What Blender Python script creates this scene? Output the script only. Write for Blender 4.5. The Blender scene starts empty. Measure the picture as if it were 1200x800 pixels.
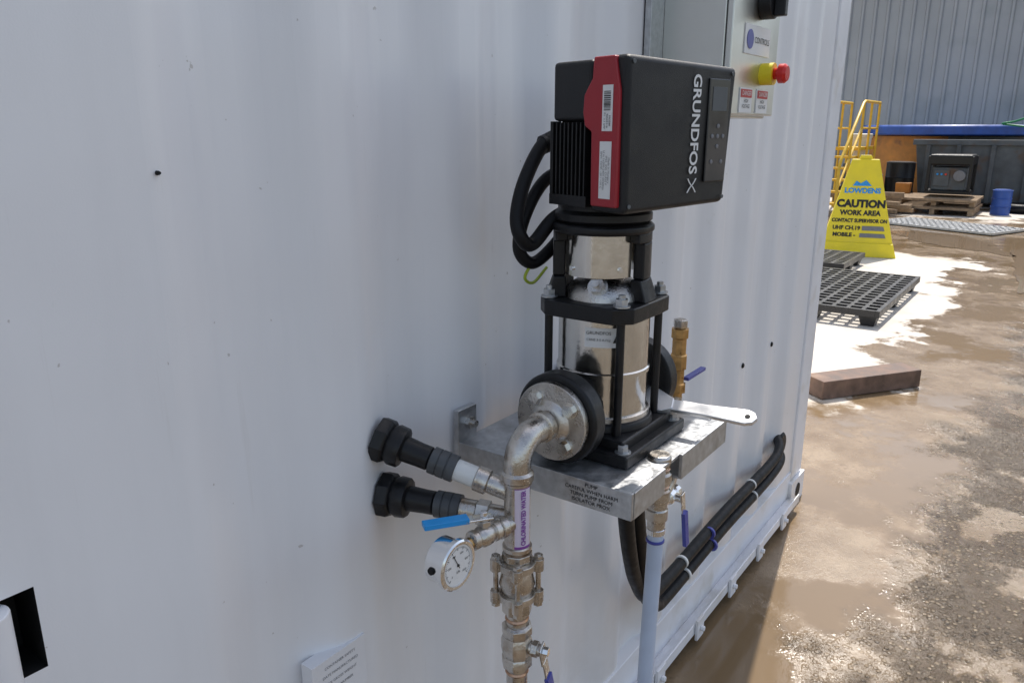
import bpy, bmesh, math, random
from mathutils import Vector, Matrix
random.seed(7)
R=math.radians
scene=bpy.context.scene
coll=scene.collection
def w(x,yr,z): return Vector((x,yr-0.8,z))
# ------------------------------------------------------------ materials
def newmat(name):
    m=bpy.data.materials.new(name); m.use_nodes=True
    nt=m.node_tree; b=nt.nodes['Principled BSDF']
    return m,nt,b
def mat(name,col,rough=.5,metal=0,var=.12,scale=30,bump=0,bscale=200,rvar=.1,coat=0,spec=None,stain=None):
    m,nt,b=newmat(name); N=nt.nodes; L=nt.links
    tc=N.new('ShaderNodeTexCoord')
    n=N.new('ShaderNodeTexNoise'); n.inputs['Scale'].default_value=scale; n.inputs['Detail'].default_value=6
    L.new(tc.outputs['Object'],n.inputs['Vector'])
    r=N.new('ShaderNodeValToRGB')
    c0=[max(0,c*(1-var)) for c in col]; c1=[min(1,c*(1+var)) for c in col]
    r.color_ramp.elements[0].position=.3; r.color_ramp.elements[1].position=.7
    r.color_ramp.elements[0].color=(*c0,1); r.color_ramp.elements[1].color=(*c1,1)
    L.new(n.outputs['Fac'],r.inputs['Fac'])
    out=r.outputs['Color']
    if stain:
        n3=N.new('ShaderNodeTexNoise'); n3.inputs['Scale'].default_value=stain[1]; n3.inputs['Detail'].default_value=8
        L.new(tc.outputs['Object'],n3.inputs['Vector'])
        r3=N.new('ShaderNodeValToRGB'); r3.color_ramp.elements[0].position=.55; r3.color_ramp.elements[1].position=.72
        L.new(n3.outputs['Fac'],r3.inputs['Fac'])
        mx=N.new('ShaderNodeMix'); mx.data_type='RGBA'
        L.new(r3.outputs['Color'],mx.inputs['Factor']); L.new(out,mx.inputs['A']); mx.inputs['B'].default_value=(*stain[0],1)
        out=mx.outputs['Result']
    L.new(out,b.inputs['Base Color'])
    mr=N.new('ShaderNodeMapRange'); mr.inputs['To Min'].default_value=max(.02,rough-rvar); mr.inputs['To Max'].default_value=min(1,rough+rvar)
    mr.inputs['From Min'].default_value=.3; mr.inputs['From Max'].default_value=.7
    L.new(n.outputs['Fac'],mr.inputs['Value']); L.new(mr.outputs['Result'],b.inputs['Roughness'])
    b.inputs['Metallic'].default_value=metal
    b.inputs['Coat Weight'].default_value=coat
    if spec is not None: b.inputs['Specular IOR Level'].default_value=spec
    if bump:
        n2=N.new('ShaderNodeTexNoise'); n2.inputs['Scale'].default_value=bscale; n2.inputs['Detail'].default_value=4
        L.new(tc.outputs['Object'],n2.inputs['Vector'])
        bp=N.new('ShaderNodeBump'); bp.inputs['Strength'].default_value=bump; bp.inputs['Distance'].default_value=.002
        L.new(n2.outputs['Fac'],bp.inputs['Height']); L.new(bp.outputs['Normal'],b.inputs['Normal'])
    return m
M={}
M['black']=mat('black_cast_iron_paint',(.009,.009,.010),.42,0,.3,60,.25,300,spec=.4)
M['plastic']=mat('black_plastic_housing',(.012,.012,.013),.45,0,.2,25,.3,900,spec=.4)
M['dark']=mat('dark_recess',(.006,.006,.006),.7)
M['red']=mat('dark_red_plastic',(.36,.016,.026),.4,0,.08,20,.1,600)
M['steel']=mat('polished_stainless_steel',(.72,.69,.64),.17,1,.08,40,.12,120,.05)
M['satin']=mat('clean_satin_stainless',(.62,.62,.59),.34,1,.05,8,.12,60,.05)
M['steel2']=mat('satin_stainless_cast',(.60,.57,.53),.30,1,.15,60,.4,350,.1,stain=((.38,.32,.26),25))
M['chrome']=mat('chrome_plate',(.80,.80,.80),.14,1,.05,30)
M['wrench']=mat('satin_chrome_tool_steel',(.78,.78,.78),.38,.8,.05,30)
M['pipe']=mat('weathered_steel_pipe',(.58,.54,.49),.28,1,.22,45,.35,260,.10,stain=((.36,.28,.21),30))
M['zinc']=mat('galvanised_steel',(.52,.53,.54),.40,.85,.2,70,.3,150,.12,stain=((.38,.38,.38),18))
M['brass']=mat('brass_bronze',(.55,.34,.14),.35,1,.25,60,.3,250)
M['weld']=mat('heat_tinted_weld',(.50,.31,.21),.3,1,.2,90)
M['blue']=mat('blue_vinyl_grip',(.02,.30,.70),.35,0,.08)
M['bluep']=mat('violet_blue_vinyl_grip',(.07,.08,.36),.35,0,.1)
M['rubber']=mat('black_rubber',(.008,.008,.009),.5,0,.2,50,.1,200,spec=.25)
M['nylon']=mat('black_nylon',(.012,.012,.013),.42,0,.2,50,.2,250,spec=.35)
M['greypvc']=mat('grey_threaded_pvc',(.07,.075,.08),.5,0,.2,50)
M['whitepvc']=mat('white_pvc',(.75,.75,.72),.35,0,.06)
M['hose']=mat('pale_blue_hose',(.50,.58,.72),.35,0,.08,15,.1,100)
M['white']=mat('white_label_vinyl',(.78,.78,.77),.45,0,.04)
M['lilac']=mat('pale_lilac_label',(.70,.62,.74),.4,0,.04)
M['purple']=mat('purple_print',(.24,.07,.34),.4,0,.08)
M['ink']=mat('black_ink',(.02,.02,.02),.6)
M['greytext']=mat('grey_print',(.20,.20,.21),.6)
M['yellow']=mat('yellow_plastic_sign',(.88,.70,.02),.4,0,.06,8,.1,60)
M['yellowpaint']=mat('yellow_rail_paint',(.75,.46,.03),.4,0,.1,10)
M['orange']=mat('orange_machine_paint',(.55,.22,.04),.5,0,.2,6,stain=((.16,.08,.05),3))
M['poolblue']=mat('blue_liner',(.03,.09,.36),.4,0,.2,6)
M['greyskip']=mat('grey_skip_paint',(.11,.12,.125),.6,0,.25,5,stain=((.13,.08,.05),3))
M['wood']=mat('weathered_timber',(.30,.21,.13),.8,0,.35,12,.6,60)
M['brownbeam']=mat('stained_beam',(.15,.095,.07),.7,0,.4,14,1,90,stain=((.24,.15,.10),5))
M['pallet']=mat('black_recycled_plastic',(.02,.02,.021),.42,0,.3,12,.3,80)
M['green']=mat('green_rubber_hose',(.03,.25,.1),.4,0,.1)
M['earth']=mat('yellow_green_wire',(.35,.45,.03),.4,0,.1)
M['redbtn']=mat('red_button',(.66,.02,.015),.3,0,.05)
M['paintdet']=mat('white_container_paint_trim',(.82,.82,.84),.4,0,.04,8,.1,40,stain=((.66,.63,.58),6))
M['redlab']=mat('red_label',(.5,.02,.02),.4)
M['screen']=mat('dark_screen',(.03,.032,.036),.15,0,.1)
M['bucket']=mat('offwhite_bucket',(.65,.62,.55),.5,0,.1,10)
M['face']=mat('white_dial',(.80,.80,.79),.3,0,.03)

def wallmat():
    m,nt,b=newmat('white_container_paint'); N=nt.nodes; L=nt.links
    tc=N.new('ShaderNodeTexCoord')
    def noise(s,d,rg,vec):
        n=N.new('ShaderNodeTexNoise'); n.inputs['Scale'].default_value=s; n.inputs['Detail'].default_value=d; n.inputs['Roughness'].default_value=rg; L.new(vec,n.inputs['Vector']); return n.outputs['Fac']
    def ramp(v,p0,p1,c0,c1):
        r=N.new('ShaderNodeValToRGB'); r.color_ramp.elements[0].position=p0; r.color_ramp.elements[1].position=p1
        r.color_ramp.elements[0].color=(*c0,1); r.color_ramp.elements[1].color=(*c1,1); L.new(v,r.inputs['Fac']); return r.outputs['Color']
    def mix(f,a,col):
        mx=N.new('ShaderNodeMix'); mx.data_type='RGBA'; L.new(f,mx.inputs['Factor']); L.new(a,mx.inputs['A']); mx.inputs['B'].default_value=(*col,1); return mx.outputs['Result']
    mp=N.new('ShaderNodeMapping'); mp.inputs['Scale'].default_value=(6,6,.8); L.new(tc.outputs['Object'],mp.inputs['Vector'])
    c=ramp(noise(1.6,9,.6,mp.outputs['Vector']),.25,.55,(.815,.815,.83),(.86,.86,.875))
    mp2=N.new('ShaderNodeMapping'); mp2.inputs['Scale'].default_value=(30,30,1.2); L.new(tc.outputs['Object'],mp2.inputs['Vector'])
    c=mix(ramp(noise(1.5,6,.7,mp2.outputs['Vector']),.62,.74,(0,0,0),(.22,.22,.22)),c,(.60,.58,.55))
    c=mix(ramp(noise(4,12,.75,tc.outputs['Object']),.64,.71,(0,0,0),(.35,.35,.35)),c,(.50,.47,.42))
    c=mix(ramp(noise(60,3,.5,tc.outputs['Object']),.74,.76,(0,0,0),(.5,.5,.5)),c,(.35,.31,.27))
    sx=N.new('ShaderNodeSeparateXYZ'); L.new(tc.outputs['Object'],sx.inputs[0])
    mr=N.new('ShaderNodeMapRange'); mr.inputs['From Min'].default_value=.15; mr.inputs['From Max'].default_value=.75; mr.inputs['To Min'].default_value=.45; mr.inputs['To Max'].default_value=0; L.new(sx.outputs['Z'],mr.inputs['Value'])
    mu=N.new('ShaderNodeMath'); mu.operation='MULTIPLY'; L.new(mr.outputs['Result'],mu.inputs[0]); L.new(noise(14,8,.7,tc.outputs['Object']),mu.inputs[1])
    c=mix(mu.outputs[0],c,(.50,.43,.34))
    L.new(c,b.inputs['Base Color'])
    b.inputs['Roughness'].default_value=.28
    n3=noise(2.6,2,.5,tc.outputs['Object'])
    bp=N.new('ShaderNodeBump'); bp.inputs['Strength'].default_value=.4; bp.inputs['Distance'].default_value=.02
    L.new(n3,bp.inputs['Height'])
    bp2=N.new('ShaderNodeBump'); bp2.inputs['Strength'].default_value=.1; bp2.inputs['Distance'].default_value=.001
    L.new(noise(450,2,.5,tc.outputs['Object']),bp2.inputs['Height']); L.new(bp.outputs['Normal'],bp2.inputs['Normal'])
    L.new(bp2.outputs['Normal'],b.inputs['Normal'])
    return m
M['wall']=wallmat()

def groundmat():
    m,nt,b=newmat('wet_concrete_yard'); N=nt.nodes; L=nt.links
    tc=N.new('ShaderNodeTexCoord'); V=tc.outputs['Object']
    sx=N.new('ShaderNodeSeparateXYZ'); L.new(V,sx.inputs[0])
    def noise(s,d=6,rg=.55):
        n=N.new('ShaderNodeTexNoise'); n.inputs['Scale'].default_value=s; n.inputs['Detail'].default_value=d; n.inputs['Roughness'].default_value=rg
        L.new(V,n.inputs['Vector']); return n.outputs['Fac']
    def mth(op,a,bb,clamp=False):
        q=N.new('ShaderNodeMath'); q.operation=op; q.use_clamp=clamp
        for i,v in enumerate((a,bb)):
            if isinstance(v,(int,float)): q.inputs[i].default_value=v
            else: L.new(v,q.inputs[i])
        return q.outputs[0]
    def mr(v,a,bb,c=0,d=1):
        q=N.new('ShaderNodeMapRange'); q.interpolation_type='SMOOTHSTEP'
        L.new(v,q.inputs['Value'])
        for k,val in zip(('From Min','From Max','To Min','To Max'),(a,bb,c,d)): q.inputs[k].default_value=val
        return q.outputs['Result']
    def mix(f,a,bb):
        q=N.new('ShaderNodeMix'); q.data_type='RGBA'
        L.new(f,q.inputs['Factor'])
        for k,v in (('A',a),('B',bb)):
            if isinstance(v,tuple): q.inputs[k].default_value=(*v,1)
            else: L.new(v,q.inputs[k])
        return q.outputs['Result']
    n1=noise(1.1,8,.6); n2=noise(5,8,.65); n3=noise(40,6,.7)
    yy=mth('ADD',sx.outputs['Y'],mth('MULTIPLY',mth('SUBTRACT',n1,.5),2.6))
    yy=mth('ADD',yy,mth('MULTIPLY',mth('SUBTRACT',n2,.5),.6))
    d1=mr(yy,.0,.18)
    xx=mth('ADD',sx.outputs['X'],mth('MULTIPLY',mth('SUBTRACT',n1,.5),4))
    d2=mr(xx,4.2,4.8); d3=mr(xx,10.6,11.2,1,0)
    dry=mth('MULTIPLY',mth('MULTIPLY',d1,d2),d3)
    far=mth('MULTIPLY',mr(xx,15.0,16.5),mr(n1,.42,.56))
    dry=mth('MAXIMUM',dry,far)
    ny=mth('ADD',mth('MULTIPLY',mth('SUBTRACT',n2,.5),.7),mth('MULTIPLY',mth('SUBTRACT',n1,.5),.7))
    yg=mth('ADD',mth('ADD',sx.outputs['Y'],ny),mth('MULTIPLY',sx.outputs['X'],.04))
    grav=mr(yg,-.50,-.18,1,0)
    film=mth('MULTIPLY',mr(noise(1.7,7,.6),.47,.55),mth('SUBTRACT',1.0,dry))
    tan=mix(mr(n2,.35,.65),(.20,.135,.075),(.29,.21,.13))
    tan=mix(mr(n3,.45,.75),tan,(.165,.115,.068))
    tan=mix(film,tan,(.20,.138,.078))
    pale=mix(mr(n2,.35,.7),(.55,.50,.43),(.66,.61,.54))
    pale=mix(mr(n3,.5,.8),pale,(.45,.40,.34))
    def vor(s):
        v=N.new('ShaderNodeTexVoronoi'); v.inputs['Scale'].default_value=s; L.new(V,v.inputs['Vector']); return v
    va=vor(52); vb_=vor(120)
    vr=N.new('ShaderNodeValToRGB'); vr.color_ramp.elements[0].color=(.05,.038,.028,1); vr.color_ramp.elements[1].color=(.32,.255,.18,1)
    sv=N.new('ShaderNodeSeparateColor'); L.new(va.outputs['Color'],sv.inputs[0]); L.new(sv.outputs[0],vr.inputs['Fac'])
    stones=mr(va.outputs['Distance'],.25,.45,1,0)
    gcol=mix(stones,(.10,.072,.045),vr.outputs['Color'])
    gmask=mr(noise(3.2,6,.6),.52,.60)
    gcol=mix(mth('MULTIPLY',gmask,.8),gcol,(.19,.135,.08))
    c=mix(grav,tan,gcol); c=mix(dry,c,pale)
    L.new(c,b.inputs['Base Color'])
    wetr=mr(noise(2.3,6,.6),.38,.62,.12,.30)
    rg=mth('MULTIPLY',wetr,mth('SUBTRACT',1.0,mth('MULTIPLY',film,.65)))
    rg=mth('ADD',rg,mth('MULTIPLY',dry,.6)); rg=mth('ADD',rg,mth('MULTIPLY',grav,.03),True)
    L.new(rg,b.inputs['Roughness'])
    rel=mth('MULTIPLY',grav,mth('SUBTRACT',1.0,mth('MULTIPLY',gmask,.75)))
    calm=mth('SUBTRACT',1.0,mth('MULTIPLY',film,mth('SUBTRACT',.9,mth('MULTIPLY',grav,.7))))
    hb=mth('MULTIPLY',stones,mth('MULTIPLY',rel,.9))
    hb=mth('ADD',hb,mth('MULTIPLY',mr(vb_.outputs['Distance'],.2,.45,1,0),mth('MULTIPLY',rel,.35)))
    hb=mth('ADD',hb,mth('MULTIPLY',n3,mth('ADD',mth('MULTIPLY',rel,.6),.14)))
    hb=mth('ADD',hb,mth('MULTIPLY',noise(160,4,.6),mth('ADD',mth('MULTIPLY',rel,.4),.09)))
    hb=mth('MULTIPLY',hb,calm)
    bp=N.new('ShaderNodeBump'); bp.inputs['Strength'].default_value=.9; bp.inputs['Distance'].default_value=.008
    L.new(hb,bp.inputs['Height']); L.new(bp.outputs['Normal'],b.inputs['Normal'])
    return m
M['ground']=groundmat()
def watermat():
    m,nt,b=newmat('muddy_water'); N=nt.nodes; L=nt.links
    b.inputs['Base Color'].default_value=(.22,.16,.105,1); b.inputs['Roughness'].default_value=.04
    tc=N.new('ShaderNodeTexCoord'); n=N.new('ShaderNodeTexNoise'); n.inputs['Scale'].default_value=9; L.new(tc.outputs['Object'],n.inputs['Vector'])
    bp=N.new('ShaderNodeBump'); bp.inputs['Strength'].default_value=.08; bp.inputs['Distance'].default_value=.01
    L.new(n.outputs['Fac'],bp.inputs['Height']); L.new(bp.outputs['Normal'],b.inputs['Normal'])
    return m
M['water']=watermat()
M['sheet']=mat('grey_steel_cladding',(.44,.45,.45),.45,.1,.10,.6,0,1,.05,stain=((.35,.37,.37),.8))

# ------------------------------------------------------------ builders
def thing(name,label,cat,loc,group=None):
    e=bpy.data.objects.new(name,None); e.location=loc; e.empty_display_size=.05
    coll.objects.link(e); e['label']=label; e['category']=cat
    if group: e['group']=group
    return e
def attach(o,parent):
    if parent:
        o.parent=parent
        loc=Vector((0,0,0)); p=parent
        while p: loc+=p.location; p=p.parent
        o.matrix_parent_inverse=Matrix.Translation(-loc)
class P:
    def __init__(s,name,parent,mats,bevel=0,label=None,cat=None,group=None,kind=None,sharp=35):
        s.bm=bmesh.new(); s.n=name; s.p=parent; s.m=mats if isinstance(mats,(list,tuple)) else [mats]
        s.bev=bevel; s.label=label; s.cat=cat; s.group=group; s.kind=kind; s.sharp=sharp
    def _v(s,c): return s.bm.verts.new(c)
    def face(s,vs,mi=0):
        try:
            f=s.bm.faces.new(vs); f.material_index=mi; return f
        except ValueError: return None
    def hexa(s,c,mi=0):
        v=[s._v(p) for p in c]
        for q in ((0,3,2,1),(4,5,6,7),(0,1,5,4),(1,2,6,5),(2,3,7,6),(3,0,4,7)): s.face([v[i] for i in q],mi)
        return s
    def box(s,x0,x1,y0,y1,z0,z1,mi=0,mtx=None):
        c=[Vector(t) for t in ((x0,y0,z0),(x1,y0,z0),(x1,y1,z0),(x0,y1,z0),(x0,y0,z1),(x1,y0,z1),(x1,y1,z1),(x0,y1,z1))]
        if mtx: c=[mtx@q for q in c]
        s.hexa(c,mi); return s
    def wb(s,x0,x1,y0,y1,z0,z1,mi=0): return s.box(x0,x1,y0-.8,y1-.8,z0,z1,mi)
    def lathe(s,p0,ax,prof,seg=32,mi=0,a0=None,cap=True):
        p0=Vector(p0); ax=Vector(ax).normalized()
        t=Vector((0,0,1)) if abs(ax.z)<.9 else Vector((1,0,0))
        u=ax.cross(t).normalized(); v=ax.cross(u)
        rings=[]
        for (d,r) in prof:
            rings.append([s._v(p0+ax*d+(u*math.cos(2*math.pi*(i+(a0 or 0))/seg)+v*math.sin(2*math.pi*(i+(a0 or 0))/seg))*r) for i in range(seg)])
        for a,b in zip(rings,rings[1:]):
            for i in range(seg):
                j=(i+1)%seg; s.face([a[i],a[j],b[j],b[i]],mi)
        if cap:
            s.face(rings[0][::-1],mi); s.face(rings[-1],mi)
        return s
    def cyl(s,p0,p1,r,r1=None,seg=24,mi=0,a0=None):
        p0=Vector(p0);p1=Vector(p1)
        return s.lathe(p0,p1-p0,[(0,r),((p1-p0).length,r if r1 is None else r1)],seg,mi,a0)
    def tube(s,pts,r,seg=12,mi=0,sub=8,smooth=True):
        pts=[Vector(p) for p in pts]
        if smooth and len(pts)>2:
            q=[pts[0]*2-pts[1]]+pts+[pts[-1]*2-pts[-2]]; out=[]
            for i in range(1,len(q)-2):
                for k in range(sub):
                    t=k/sub; a,b,c,d=q[i-1],q[i],q[i+1],q[i+2]
                    out.append(.5*((2*b)+(-a+c)*t+(2*a-5*b+4*c-d)*t*t+(-a+3*b-3*c+d)*t**3))
            out.append(pts[-1]); pts=out
        T=(pts[1]-pts[0]).normalized(); up=Vector((0,0,1)) if abs(T.z)<.9 else Vector((1,0,0))
        u=T.cross(up).normalized(); rings=[]
        for i,p in enumerate(pts):
            if i<len(pts)-1: T=(pts[i+1]-p)
            if 0<i<len(pts)-1: T=(pts[i+1]-pts[i-1])
            T=T.normalized(); u=(u-T*u.dot(T)).normalized(); v=T.cross(u)
            rings.append([s._v(p+(u*math.cos(2*math.pi*k/seg)+v*math.sin(2*math.pi*k/seg))*r) for k in range(seg)])
        for a,b in zip(rings,rings[1:]):
            for i in range(seg):
                j=(i+1)%seg; s.face([a[i],a[j],b[j],b[i]],mi)
        s.face(rings[0][::-1],mi); s.face(rings[-1],mi); return s
    def sector(s,c,r0,r1,z0,z1,a0,a1,n=12,mi=0,r0t=None,r1t=None):
        c=Vector(c); r0t=r0 if r0t is None else r0t; r1t=r1 if r1t is None else r1t
        def pt(a,r,z): return s._v(c+Vector((math.cos(a)*r,math.sin(a)*r,z)))
        rows=[]
        for i in range(n+1):
            a=R(a0+(a1-a0)*i/n); rows.append([pt(a,r0,z0),pt(a,r1,z0),pt(a,r1t,z1),pt(a,r0t,z1)])
        for a,b in zip(rows,rows[1:]):
            for k in range(4): s.face([a[k],a[(k+1)%4],b[(k+1)%4],b[k]],mi)
        s.face(rows[0],mi); s.face(rows[-1][::-1],mi); return s
    def prism(s,poly,d,mi=0):
        a=[s._v(p) for p in poly]; b=[s._v(p+d) for p in poly]
        s.face(a[::-1],mi); s.face(b,mi)
        n=len(poly)
        for i in range(n): s.face([a[i],a[(i+1)%n],b[(i+1)%n],b[i]],mi)
        return s
    def done(s):
        bmesh.ops.recalc_face_normals(s.bm,faces=s.bm.faces)
        me=bpy.data.meshes.new(s.n); s.bm.to_mesh(me); s.bm.free()
        for m in s.m: me.materials.append(M[m] if isinstance(m,str) else m)
        me.shade_smooth(); me.set_sharp_from_angle(angle=R(s.sharp))
        o=bpy.data.objects.new(s.n,me); coll.objects.link(o)
        if s.bev:
            b=o.modifiers.new('bevel','BEVEL'); b.width=s.bev; b.segments=3; b.limit_method='ANGLE'; b.angle_limit=R(35); b.harden_normals=True
        attach(o,s.p)
        if s.label: o['label']=s.label
        if s.cat: o['category']=s.cat
        if s.group: o['group']=s.group
        if s.kind: o['kind']=s.kind
        return o
def text(name,parent,body,pos,xd,yd,size,m,align='CENTER',bold=0,sx=1):
    cu=bpy.data.curves.new(name,'FONT'); cu.body=body; cu.size=size; cu.align_x=align; cu.align_y='CENTER'; cu.offset=bold; cu.resolution_u=3
    o=bpy.data.objects.new(name,cu); coll.objects.link(o)
    dg=bpy.context.evaluated_depsgraph_get(); me=bpy.data.meshes.new_from_object(o.evaluated_get(dg))
    bpy.data.objects.remove(o)
    x=Vector(xd).normalized(); y=Vector(yd).normalized(); z=x.cross(y)
    mt=Matrix(((x.x*sx,y.x,z.x,pos[0]),(x.y*sx,y.y,z.y,pos[1]),(x.z*sx,y.z,z.z,pos[2]),(0,0,0,1)))
    me.transform(mt); me.materials.clear(); me.materials.append(M[m]); me.name=name
    o=bpy.data.objects.new(name,me); coll.objects.link(o); attach(o,parent); return o
X=Vector((1,0,0));Y=Vector((0,1,0));Z=Vector((0,0,1))

# ------------------------------------------------------------ ground
g=P('ground',None,'ground',kind='structure')
v=[g._v((a,b,0)) for a,b in ((-300,-300),(300,-300),(300,300),(-300,300))]; g.face(v); g=g.done(); g['label']='wet sandy concrete yard with pale dry patches'
def blob(name,cx,cy,rx,ry,ang,z,m,seed,label):
    random.seed(seed); p=P(name,None,m,kind='structure'); pts=[]
    ph=[random.uniform(0,6.28) for _ in range(6)]
    for i in range(120):
        a=2*math.pi*i/120; rr=1+.16*math.sin(2*a+ph[0])+.12*math.sin(3*a+ph[1])+.09*math.sin(5*a+ph[2])+.05*math.sin(9*a+ph[3])+.04*math.sin(14*a+ph[4])+.03*math.sin(23*a+ph[5])
        x=rx*rr*math.cos(a); y=ry*rr*math.sin(a)
        pts.append(p._v((cx+x*math.cos(ang)-y*math.sin(ang),cy+x*math.sin(ang)+y*math.cos(ang),z)))
    p.face(pts); o=p.done(); o['label']=label; return o
blob('water',10.9,-.66,2.3,.42,R(2),.004,'water',3,'muddy puddle reflecting the sky')
blob('water',12.6,.65,1.3,.42,R(40),.004,'water',5,'shallow muddy puddle beside the caution sign')

# ------------------------------------------------------------ container
CE=3.225
ct=thing('shipping_container','white corrugated steel shipping container standing on wet yard','shipping container',(0.24,1.22,0))
sw=P('side_wall',ct,['wall'],sharp=20)
prof=[(-2.6,0),(.19,0),(.269,0),(.46,0)]
x=.46
while x+.278<3.0:
    prof+=[(x+.068,.030),(x+.14,.030),(x+.208,0),(x+.278,0)]; x+=.278
prof.append((CE-.14,0))
zt=2.5
cols=[]
for (a,b) in prof: cols.append([sw._v((a,b,zz)) for zz in (.16,1.005,1.10,zt)])
for i,(a,b) in enumerate(zip(cols,cols[1:])):
    for k in range(3):
        if i==1 and k==1: continue
        sw.face([a[k],b[k],b[k+1],a[k+1]])
sw=sw.done()
bv=sw.modifiers.new('bevel','BEVEL'); bv.width=.016; bv.segments=5; bv.limit_method='ANGLE'; bv.angle_limit=R(15)
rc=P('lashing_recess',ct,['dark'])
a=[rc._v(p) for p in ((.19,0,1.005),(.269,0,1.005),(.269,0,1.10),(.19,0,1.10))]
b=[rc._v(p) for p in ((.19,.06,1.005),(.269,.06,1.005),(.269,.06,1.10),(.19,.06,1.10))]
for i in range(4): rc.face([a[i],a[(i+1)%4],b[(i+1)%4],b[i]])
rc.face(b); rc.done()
P('lashing_bar',ct,'paintdet',.002).cyl((.222,-.003,.985),(.222,-.003,1.093),.0215).done()
P('corner_post',ct,'paintdet',.008).box(CE-.145,CE,-.008,.15,.12,2.48).done()
P('corner_post',ct,'paintdet',.008).box(-2.75,-2.6,-.008,.15,.12,2.48).done()
p=P('bottom_rail',ct,'paintdet',.003)
p.box(-2.6,CE-.145,-.006,.04,.05,.162)
p.box(-2.6,CE-.145,-.045,-.003,.038,.050)
p.box(-2.6,CE-.145,-.049,-.043,.038,.075).done()
P('top_rail',ct,'paintdet',.003).box(-2.6,CE-.145,-.006,.05,2.49,2.585).done()
for (cx) in (CE-.165,-2.755):
    p=P('corner_casting',ct,['paintdet','dark'],.008)
    p.box(cx,cx+.178,-.02,.15,0,.118)
    p.lathe((cx+.09,-.0215,.06),-Y,[(0,.03),(.001,.03)],20,1).done()
    P('corner_casting',ct,['paintdet'],.008).box(cx,cx+.178,-.02,.15,2.475,2.593).done()
P('container_body',ct,'wall').box(-2.74,CE-.01,.09,2.43,.14,2.57).done()
P('far_bottom_rail',ct,'paintdet').box(-2.75,CE,2.38,2.44,0,.138).done()
for i in range(7):
    xx=1.15+i*.28
    p=P('rail_clip',ct,['paintdet'],.002); p.box(xx,xx+.05,-.06,-.0505,.02,.09); p.cyl((xx+.025,-.0605,.055),(xx+.025,-.072,.055),.009,seg=6).done()
for (xx,zz) in ((.455,1.504),(2.66,.813),(2.374,.806)):
    s=P('screw',None,['rubber'],label='small dark screw fixed in the white container wall',cat='screw',group='screws in the container wall')
    s.lathe((xx,.006,zz),-Y,[(0,.009 if xx>1 else .0025),(.008,.009 if xx>1 else .0025),(.011,.006 if xx>1 else .0015)],16).done()
pl=thing('information_plate','small bare metal plate riveted to the white container wall','plate',(.65,0,.755))
P('plate',pl,['paintdet'],.0005).box(.597,.702,-.004,.02,.70,.79).done()
for i,t in enumerate(('CONTAINER SAFETY','DATE MANUFACTURED','MAX GROSS WEIGHT','SERIAL NUMBER')):
    text('plate_text',pl,t,(.650,-.0045,.775-i*.014),X,Z,.0065,'greytext')

# ------------------------------------------------------------ control cabinet
cb=thing('control_cabinet','stainless steel control cabinet with emergency stop on container wall','control cabinet',(1.76,-.0,1.58))
P('cabinet_body',cb,'satin',.004).wb(1.637,1.92,.645,.80,1.572,2.15).done()
P('cabinet_door',cb,'satin',.003).wb(1.632,1.925,.628,.642,1.578,2.155).done()
P('mounting_strap',cb,'zinc',.001).wb(1.575,1.636,.785,.80,1.60,2.2).done()
es=P('emergency_stop',cb,['yellow','redbtn'])
q=w(1.83,.628,1.668)
es.cyl(q,q-Y*.028,.024,mi=0); es.lathe(q-Y*.028,-Y,[(0,.012),(.010,.013),(.012,.021),(.024,.021),(.03,.016)],24,1).done()
for k,(xx) in enumerate((1.695,1.80)):
    P('danger_label',cb,['white','redlab','ink']).wb(xx,xx+.075,.6255,.6282,1.583,1.635,0).wb(xx+.004,xx+.071,.6245,.6262,1.615,1.632,1).done()
    text('label_text',cb,'DANGER',w(xx+.037,.6235,1.6235),X,Z,.014,'white')
    text('label_text',cb,'HIGH\nVOLTAGE',w(xx+.037,.6245,1.602),X,Z,.011,'ink')
P('maker_label',cb,['white']).wb(1.70,1.86,.6255,.6282,1.705,1.765).done()
P('maker_emblem',cb,['bluep']).lathe(w(1.73,.6250,1.735),-Y,[(0,.020),(.0008,.020)],24).done()
text('label_text',cb,'CONTROLS',w(1.805,.6245,1.735),X,Z,.018,'ink')
P('rotary_isolator',cb,'plastic',.003).cyl(w(1.80,.628,1.815),w(1.80,.60,1.815),.035).wb(1.79,1.81,.575,.60,1.785,1.845).done()

# ------------------------------------------------------------ bracket
br=thing('mounting_bracket','galvanised steel shelf bracket bolted to the container wall','bracket',(1.1,-.17,.995))
P('deck_plate',br,'zinc',.0008).wb(.934,1.29,.464,.795,1.029,1.0345).done()
P('side_angle',br,'zinc',.001).wb(.927,.933,.458,.797,.992,1.036).done()
P('front_angle',br,'zinc',.001).wb(.934,1.038,.457,.463,.992,1.036).done()
P('front_angle',br,'zinc',.001).wb(1.102,1.29,.457,.463,.992,1.036).wb(1.102,1.29,.4635,.50,.991,.9955).done()
P('far_angle',br,'zinc',.001).wb(1.291,1.297,.457,.797,.992,1.036).done()
P('wall_plate',br,'zinc',.001).wb(.926,.975,.786,.797,.97,1.092).done()
P('wall_plate',br,'zinc',.001).wb(1.25,1.298,.786,.797,.97,1.092).done()
P('bolt',br,'steel2').cyl(w(.952,.786,1.066),w(.952,.777,1.066),.011,seg=6).cyl(w(.952,.777,1.066),w(.952,.768,1.066),.006).done()
for i,t in enumerate(('PUMP','CAREFUL WHEN HARM','TURN PUMP FROM','ISOLATOR PROX')):
    text('stamped_text',br,t,w(.9262,.527,1.0285-i*.0092),-Y,Z,.0088,'ink',sx=1.0)

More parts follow.
